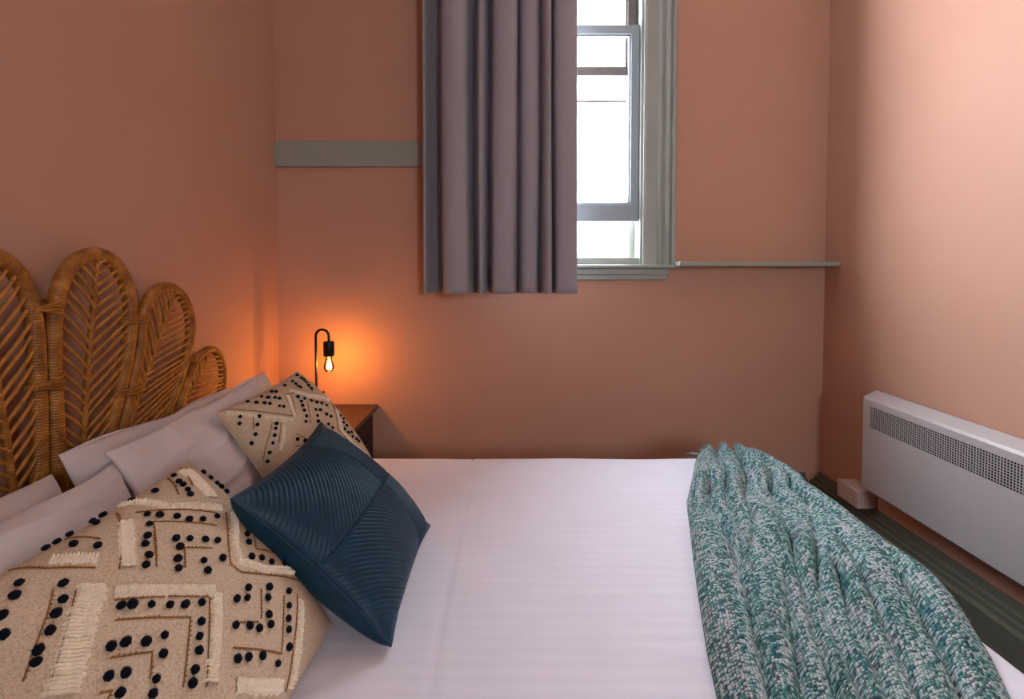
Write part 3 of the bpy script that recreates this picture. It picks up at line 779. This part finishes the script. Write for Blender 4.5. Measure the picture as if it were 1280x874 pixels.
#PATTERN-DATA
PD = {
 'P1': [(0.873, 0.027), (0.84, 0.067), (0.827, 0.093), (0.8, 0.12), (0.767, 0.153), (0.747, 0.187), (0.707, 0.053), (0.68, 0.087), (0.66, 0.113), (0.66, 0.133), (0.593, 0.053), (0.433, 0.047), (0.447, 0.067), (0.913, 0.26), (0.32, 0.047), (0.333, 0.08), (0.367, 0.107), (0.38, 0.133), (0.207, 0.033), (0.227, 0.073), (0.26, 0.107), (0.28, 0.133), (0.313, 0.187), (0.333, 0.207), (0.06, 0.113), (0.033, 0.153), (0.14, 0.18), (0.093, 0.227), (0.053, 0.28), (0.02, 0.32), (0.187, 0.293), (0.16, 0.32), (0.127, 0.36), (0.093, 0.4), (0.053, 0.447), (0.027, 0.493), (0.52, 0.193), (0.553, 0.233), (0.5, 0.24), (0.593, 0.273), (0.627, 0.307), (0.667, 0.333), (0.707, 0.367), (0.473, 0.273), (0.447, 0.313), (0.42, 0.36), (0.38, 0.393), (0.547, 0.353), (0.587, 0.373), (0.513, 0.4), (0.48, 0.44), (0.453, 0.48), (0.613, 0.427), (0.64, 0.46), (0.553, 0.5), (0.567, 0.54), (0.233, 0.473), (0.273, 0.513), (0.147, 0.567), (0.78, 0.493), (0.793, 0.527), (0.747, 0.553), (0.76, 0.587), (0.693, 0.6), (0.713, 0.64), (0.767, 0.653), (0.74, 0.687), (0.78, 0.72), (0.8, 0.747), (0.76, 0.873), (0.927, 0.98)],
 'L1': [[(0.06, 0.015), (0.113, 0.08), (0.193, 0.173), (0.327, 0.307), (0.44, 0.14)], [(0.453, 0.127), (0.567, 0.147), (0.667, 0.253), (0.86, 0.36)], [(0.127, 0.14), (0.06, 0.24)], [(0.173, 0.267), (0.06, 0.387), (0.015, 0.467)], [(0.22, 0.3), (0.12, 0.42)], [(0.553, 0.26), (0.407, 0.42)], [(0.58, 0.253), (0.72, 0.34)], [(0.833, 0.38), (0.613, 0.573), (0.68, 0.767), (0.88, 0.96)], [(0.253, 0.433), (0.307, 0.527)], [(0.193, 0.507), (0.24, 0.54)], [(0.86, 0.053), (0.72, 0.213)], [(0.487, 0.153), (0.347, 0.32)]],
 'B1': [([(0.027, 0.033), (0.133, 0.167), (0.3, 0.333)], 0.014), ([(0.467, 0.14), (0.38, 0.24), (0.327, 0.333)], 0.014), ([(0.793, 0.433), (0.647, 0.607), (0.707, 0.773), (0.88, 0.94)], 0.014), ([(0.22, 0.333), (0.16, 0.413), (0.093, 0.48)], 0.014), ([(0.533, 0.107), (0.633, 0.227), (0.833, 0.34)], 0.012)],
 'P2': [(0.967, 0.1), (0.953, 0.147), (0.947, 0.187), (0.94, 0.213), (0.94, 0.247), (0.807, 0.04), (0.76, 0.087), (0.747, 0.113), (0.727, 0.147), (0.707, 0.173), (0.66, 0.06), (0.587, 0.033), (0.46, 0.015), (0.5, 0.015), (0.433, 0.04), (0.38, 0.015), (0.307, 0.015), (0.34, 0.015), (0.32, 0.073), (0.34, 0.133), (0.52, 0.14), (0.54, 0.173), (0.573, 0.22), (0.593, 0.26), (0.633, 0.293), (0.693, 0.32), (0.487, 0.18), (0.447, 0.213), (0.42, 0.233), (0.4, 0.273), (0.373, 0.293), (0.5, 0.287), (0.533, 0.32), (0.573, 0.36), (0.607, 0.393), (0.487, 0.32), (0.453, 0.347), (0.433, 0.373), (0.513, 0.413), (0.573, 0.453), (0.5, 0.447), (0.82, 0.4), (0.787, 0.433), (0.747, 0.453), (0.72, 0.48), (0.68, 0.527), (0.72, 0.56), (0.753, 0.6), (0.827, 0.647), (0.84, 0.533), (0.167, 0.087), (0.14, 0.113), (0.1, 0.14), (0.08, 0.187), (0.213, 0.173), (0.187, 0.213), (0.16, 0.233), (0.133, 0.26), (0.1, 0.28), (0.087, 0.3), (0.26, 0.34), (0.28, 0.36), (0.313, 0.4), (0.347, 0.44), (0.38, 0.473), (0.42, 0.507), (0.387, 0.547), (0.36, 0.573), (0.34, 0.6), (0.307, 0.627), (0.287, 0.647), (0.193, 0.407), (0.22, 0.427), (0.253, 0.467), (0.293, 0.493), (0.267, 0.527), (0.16, 0.46), (0.187, 0.487), (0.227, 0.56), (0.16, 0.513), (0.207, 0.58), (0.58, 0.593), (0.52, 0.587), (0.553, 0.613), (0.66, 0.653), (0.627, 0.673), (0.593, 0.713), (0.58, 0.74), (0.467, 0.64), (0.507, 0.68), (0.533, 0.713), (0.74, 0.727), (0.7, 0.76), (0.667, 0.787), (0.647, 0.813), (0.62, 0.853), (0.42, 0.713), (0.453, 0.74), (0.5, 0.78), (0.547, 0.847)],
 'L2': [[(0.353, 0.02), (0.367, 0.113)], [(0.207, 0.015), (0.227, 0.093), (0.287, 0.193)], [(0.513, 0.1), (0.713, 0.307)], [(0.393, 0.32), (0.507, 0.18), (0.66, 0.347)], [(0.453, 0.387), (0.5, 0.333), (0.573, 0.4)], [(0.5, 0.047), (0.32, 0.247)], [(0.753, 0.327), (0.633, 0.433), (0.587, 0.487), (0.6, 0.54), (0.693, 0.62), (0.86, 0.747)], [(0.813, 0.447), (0.733, 0.52), (0.84, 0.607)], [(0.233, 0.36), (0.373, 0.513), (0.32, 0.573), (0.267, 0.633)], [(0.26, 0.313), (0.453, 0.513), (0.387, 0.593), (0.313, 0.687)], [(0.193, 0.167), (0.147, 0.22), (0.093, 0.273), (0.06, 0.313)], [(0.22, 0.213), (0.16, 0.28), (0.073, 0.38)], [(0.18, 0.427), (0.253, 0.5), (0.22, 0.547)], [(0.627, 0.633), (0.56, 0.7)], [(0.487, 0.647), (0.547, 0.7)], [(0.707, 0.72), (0.64, 0.78), (0.58, 0.84), (0.427, 0.68)], [(0.787, 0.767), (0.653, 0.867), (0.573, 0.947)], [(0.787, 0.027), (0.68, 0.14)], [(0.907, 0.015), (0.773, 0.14)], [(0.133, 0.473), (0.153, 0.493), (0.14, 0.5)]],
 'B2': [([(0.253, 0.073), (0.313, 0.173)], 0.02), ([(0.567, 0.015), (0.593, 0.16), (0.753, 0.3)], 0.015), ([(0.46, 0.113), (0.387, 0.193), (0.34, 0.26)], 0.022), ([(0.273, 0.293), (0.367, 0.4), (0.48, 0.513)], 0.021), ([(0.48, 0.52), (0.4, 0.613), (0.327, 0.693)], 0.02), ([(0.253, 0.233), (0.18, 0.3), (0.087, 0.407)], 0.036), ([(0.787, 0.353), (0.66, 0.447), (0.627, 0.507), (0.707, 0.607), (0.94, 0.747)], 0.015), ([(0.787, 0.793), (0.68, 0.887), (0.613, 0.967)], 0.016), ([(0.387, 0.76), (0.453, 0.833), (0.547, 0.913)], 0.022), ([(0.88, 0.047), (0.827, 0.133), (0.78, 0.24)], 0.026)],
}
#PATTERN-END
patterned(CU1, .095, .02, PD['P1'], PD['L1'], PD['B1'], 'cream patterned cushion with black pom-poms on the far side, behind the blue cushion', 5, .92)
patterned(CU2, .105, .02, PD['P2'], PD['L2'], PD['B2'], 'largest cream patterned cushion with black pom-poms at the lower left, nearest the viewer', 9, 1.0)

def ribs(u, v):
    A = (u < .6); Bq = (v < .5)
    ph = (u+v) if (A == Bq) else (u-v)
    w = 50
    r = math.sin(ph*w*PI/1.414)
    seam = math.exp(-((u-.6)/.006)**2)+math.exp(-((v-.5)/.006)**2)
    return .0042*abs(r)-.006*min(1, seam)
bc = thing('blue_cushion', 'dark teal blue pleated satin cushion leaning in the middle of the bed', 'cushion', ctr(CU3))
cushion(CU3, .085, .10, M['velvet'], 300, .08, .62, ribs, 'cover', bc, .003, 2, .36)
bm = BM(); ed = []
for (a, b_) in (((0, 0), (1, 0)), ((1, 0), (1, 1)), ((1, 1), (0, 1)), ((0, 1), (0, 0))):
    for i in range(40):
        u = a[0]+(b_[0]-a[0])*i/40; v = a[1]+(b_[1]-a[1])*i/40; ed.append(Vector(cpoint(CU3, u, v, .085, .08, .62)))
tube(bm, ed, .0028, 8, False, None, True); obj('piping', bm, M['velvet'], bc)

# ------------------------------------------------------------------ throw
def interp(tab, y):
    for (y0, x0), (y1, x1) in zip(tab, tab[1:]):
        if (y0-y)*(y-y1) >= 0:
            t = (y-y0)/(y1-y0+1e-12); return x0+(x1-x0)*t
    return tab[0][1] if abs(y-tab[0][0]) < abs(y-tab[-1][0]) else tab[-1][1]
# left border and right border of the throw on the bed (y, x)
XL = [(2.06, .752), (1.95, .695), (1.80, .632), (1.62, .553), (1.44, .503), (1.30, .463), (1.17, .427), (.99, .380), (.83, .345), (.60, .30), (.40, .26)]
XR = [(2.06, .965), (1.95, .985), (1.85, 1.025), (1.76, 1.02), (1.68, .992), (1.55, 1.035), (1.40, 1.052), (1.25, 1.02), (1.10, .968), (.97, .91), (.83, .83), (.60, .72), (.40, .62)]
th = thing('throw_blanket', 'teal and white chunky woven throw gathered over the foot of the bed', 'blanket', (.72, 1.2, BZ))
CREASE = [
 [(.0, .60), (.148, .495), (.253, .419), (.36, .334), (.442, .248)],
 [(.213, .168), (.297, .161), (.372, .181), (.465, .195), (.54, .201), (.62, .184), (.72, .166), (1.0, .15)],
 [(.0, .80), (.148, .717), (.272, .608), (.383, .496), (.482, .433), (.547, .426), (.614, .407), (.8, .41)],
 [(.499, .374), (.62, .328), (.709, .291), (.754, .262), (1.0, .25)],
 [(.15, .85), (.272, .775), (.33, .709), (.394, .606), (.524, .492), (.601, .476), (.671, .487), (1.0, .48)],
 [(.465, .698), (.547, .678), (.649, .661), (.754, .679), (1.0, .68)],
 [(.488, .598), (.601, .556), (.681, .567), (.738, .576)],
 [(.0, .33), (.171, .301), (.297, .269), (.488, .214)],
 [(.509, .847), (.632, .825), (.72, .825), (1.0, .84)]]
def throw_pt(s, t):
    y = 2.055-t*(2.055-.42)
    xl = interp(XL, y); xr = interp(XR, y); W = xr-xl
    x = xl+s*W
    # gathered folds: creases run the length of the throw and draw together at the far end
    am = (.043+.030*(1-t)**2)*(.72+.7*noise.noise(Vector((s*5, t*5, 20))))
    dm = min(s*W*.8, (1-s)*W*.9)
    for cr_ in CREASE:
        ta, tb = cr_[0][0], cr_[-1][0]; tt = min(tb, max(ta, t)); fade = max(0, ta-t)+max(0, t-tb)*.4
        sc_ = interp(cr_, tt)
        d = abs(s+.012*noise.noise(Vector((t*9, sc_*5, 3)))-sc_)*W+fade*.25
        dm = min(dm, d)
    h = am*(1-.72*math.exp(-dm/.010)-.28*math.exp(-dm/.04))+.004
    h += .016*noise.noise(Vector((s*4.5, t*4, 9)))*min(1, s*8)*min(1, (1-s)*8)
    h += .003*noise.noise(Vector((s*22, t*14, 4)))*min(1, s*8)*min(1, (1-s)*8)
    z = BZ+.004+max(.002, h)
    # beyond the foot edge of the bed the cloth rolls over and down
    over = x-(BX1-.01)
    if over > 0: z -= over*over*6
    if t < .03: z -= (1-t/.03)*.012
    return x, y, z
bm = BM(); uvl = bm.loops.layers.uv.verify(); ns, nt_ = 220, 420; rows = []
HANG = 26
for j in range(nt_+1):
    t = j/nt_; row = []
    w0 = None
    for i in range(ns+1):
        s = i/ns; x, y, z = throw_pt(s, t); row.append((x, y, z, s*.62, t*1.75))
    x, y, z, uu, vv = row[-1]
    if x > BX1:                                       # hang down at the foot
        for k in range(1, HANG+1):
            d = k/HANG
            row.append((x+.012*math.sin(PI*min(1, d*3)*.5)+.008*math.sin(t*40)*d, y, z-.26*d*min(1, (x-BX1)/.03), uu+.26*d, vv))
    else:
        for k in range(1, HANG+1): row.append((x, y, z-.004*min(1, k/4), uu+.0001*k, vv))
    rows.append([(bm.verts.new(p[:3]), p[3], p[4]) for p in row])
for j in range(nt_):
    a, b_ = rows[j], rows[j+1]
    for i in range(len(a)-1):
        qd = (a[i], b_[i], b_[i+1], a[i+1])
        f = bm.faces.new([p[0] for p in qd])
        for lp, p in zip(f.loops, qd): lp[uvl].uv = (p[1], p[2])
bmesh.ops.recalc_face_normals(bm, faces=bm.faces[:])
o = obj('woven_cloth', bm, M['throw'], th); s = o.modifiers.new('t', 'SOLIDIFY'); s.thickness = .005; s.offset = -1
# fringe tassels at the far end
bm = BM(); rnd = random.Random(3)
for i in range(60):
    s = i/59; x, y, z = throw_pt(s, 0.0)
    for k in range(3):
        L_ = rnd.uniform(.010, .026) if s > .04 else rnd.uniform(.03, .06)
        d = Vector((rnd.uniform(-.6, .4) if s > .04 else -1, rnd.uniform(.2, .8), rnd.uniform(-.1, .9) if s > .04 else rnd.uniform(-.15, .15))).normalized()
        p0 = Vector((x, y-.004, z-.002)); p1 = p0+d*L_*.5; p2 = p0+d*L_+Vector((0, 0, -.004))
        tube(bm, [p0, p1, p2], .0013, 5)
obj('fringe', bm, simple('throw_fringe_yarn', (150, 190, 188), .9, .4, 150).m, th)

# ------------------------------------------------------------------ daylight
w = bpy.data.worlds.new('sky'); bpy.context.scene.world = w; w.use_nodes = True
nt2 = w.node_tree; bg = nt2.nodes['Background']
tc = nt2.nodes.new('ShaderNodeTexCoord'); sp = nt2.nodes.new('ShaderNodeSeparateXYZ'); cr = nt2.nodes.new('ShaderNodeValToRGB')
nt2.links.new(tc.outputs['Generated'], sp.inputs[0]); nt2.links.new(sp.outputs[2], cr.inputs[0]); nt2.links.new(cr.outputs[0], bg.inputs[0])
cr.color_ramp.elements[0].color = (.90, .93, 1, 1); cr.color_ramp.elements[1].color = (.72, .84, 1, 1)
bg.inputs[1].default_value = 4.0
def portal(name, loc, rot, sx, sy):
    l = bpy.data.lights.new(name, 'AREA'); l.shape = 'RECTANGLE'; l.size = sx; l.size_y = sy; l.cycles.is_portal = True
    o = bpy.data.objects.new(name, l); o.location = loc; o.rotation_euler = rot; C.objects.link(o)
portal('window_portal', (.215, BY+WT+.02, 2.14), (-PI/2, 0, 0), .88, 1.84)
portal('fill_window_portal', (.93, FY-WT-.02, 1.6), (PI/2, 0, 0), .5, .8)  # sky light through the added fill opening

# ------------------------------------------------------------------ camera
cd = bpy.data.cameras.new('camera'); cam = bpy.data.objects.new('camera', cd); C.objects.link(cam)
cam.location = (0, 0, 1.21); cam.rotation_euler = (math.radians(90-2.0), 0, 0)
cd.sensor_width = 36; cd.lens = 660/1280*36; cd.shift_x = 4/1280; cd.shift_y = -80/1280; cd.clip_start = .02
bpy.context.scene.camera = cam
sc = bpy.context.scene
sc.view_settings.view_transform = 'Standard'; sc.view_settings.look = 'None'; sc.view_settings.gamma = 1; sc.view_settings.use_curve_mapping = False
sc.view_settings.exposure = 3.25
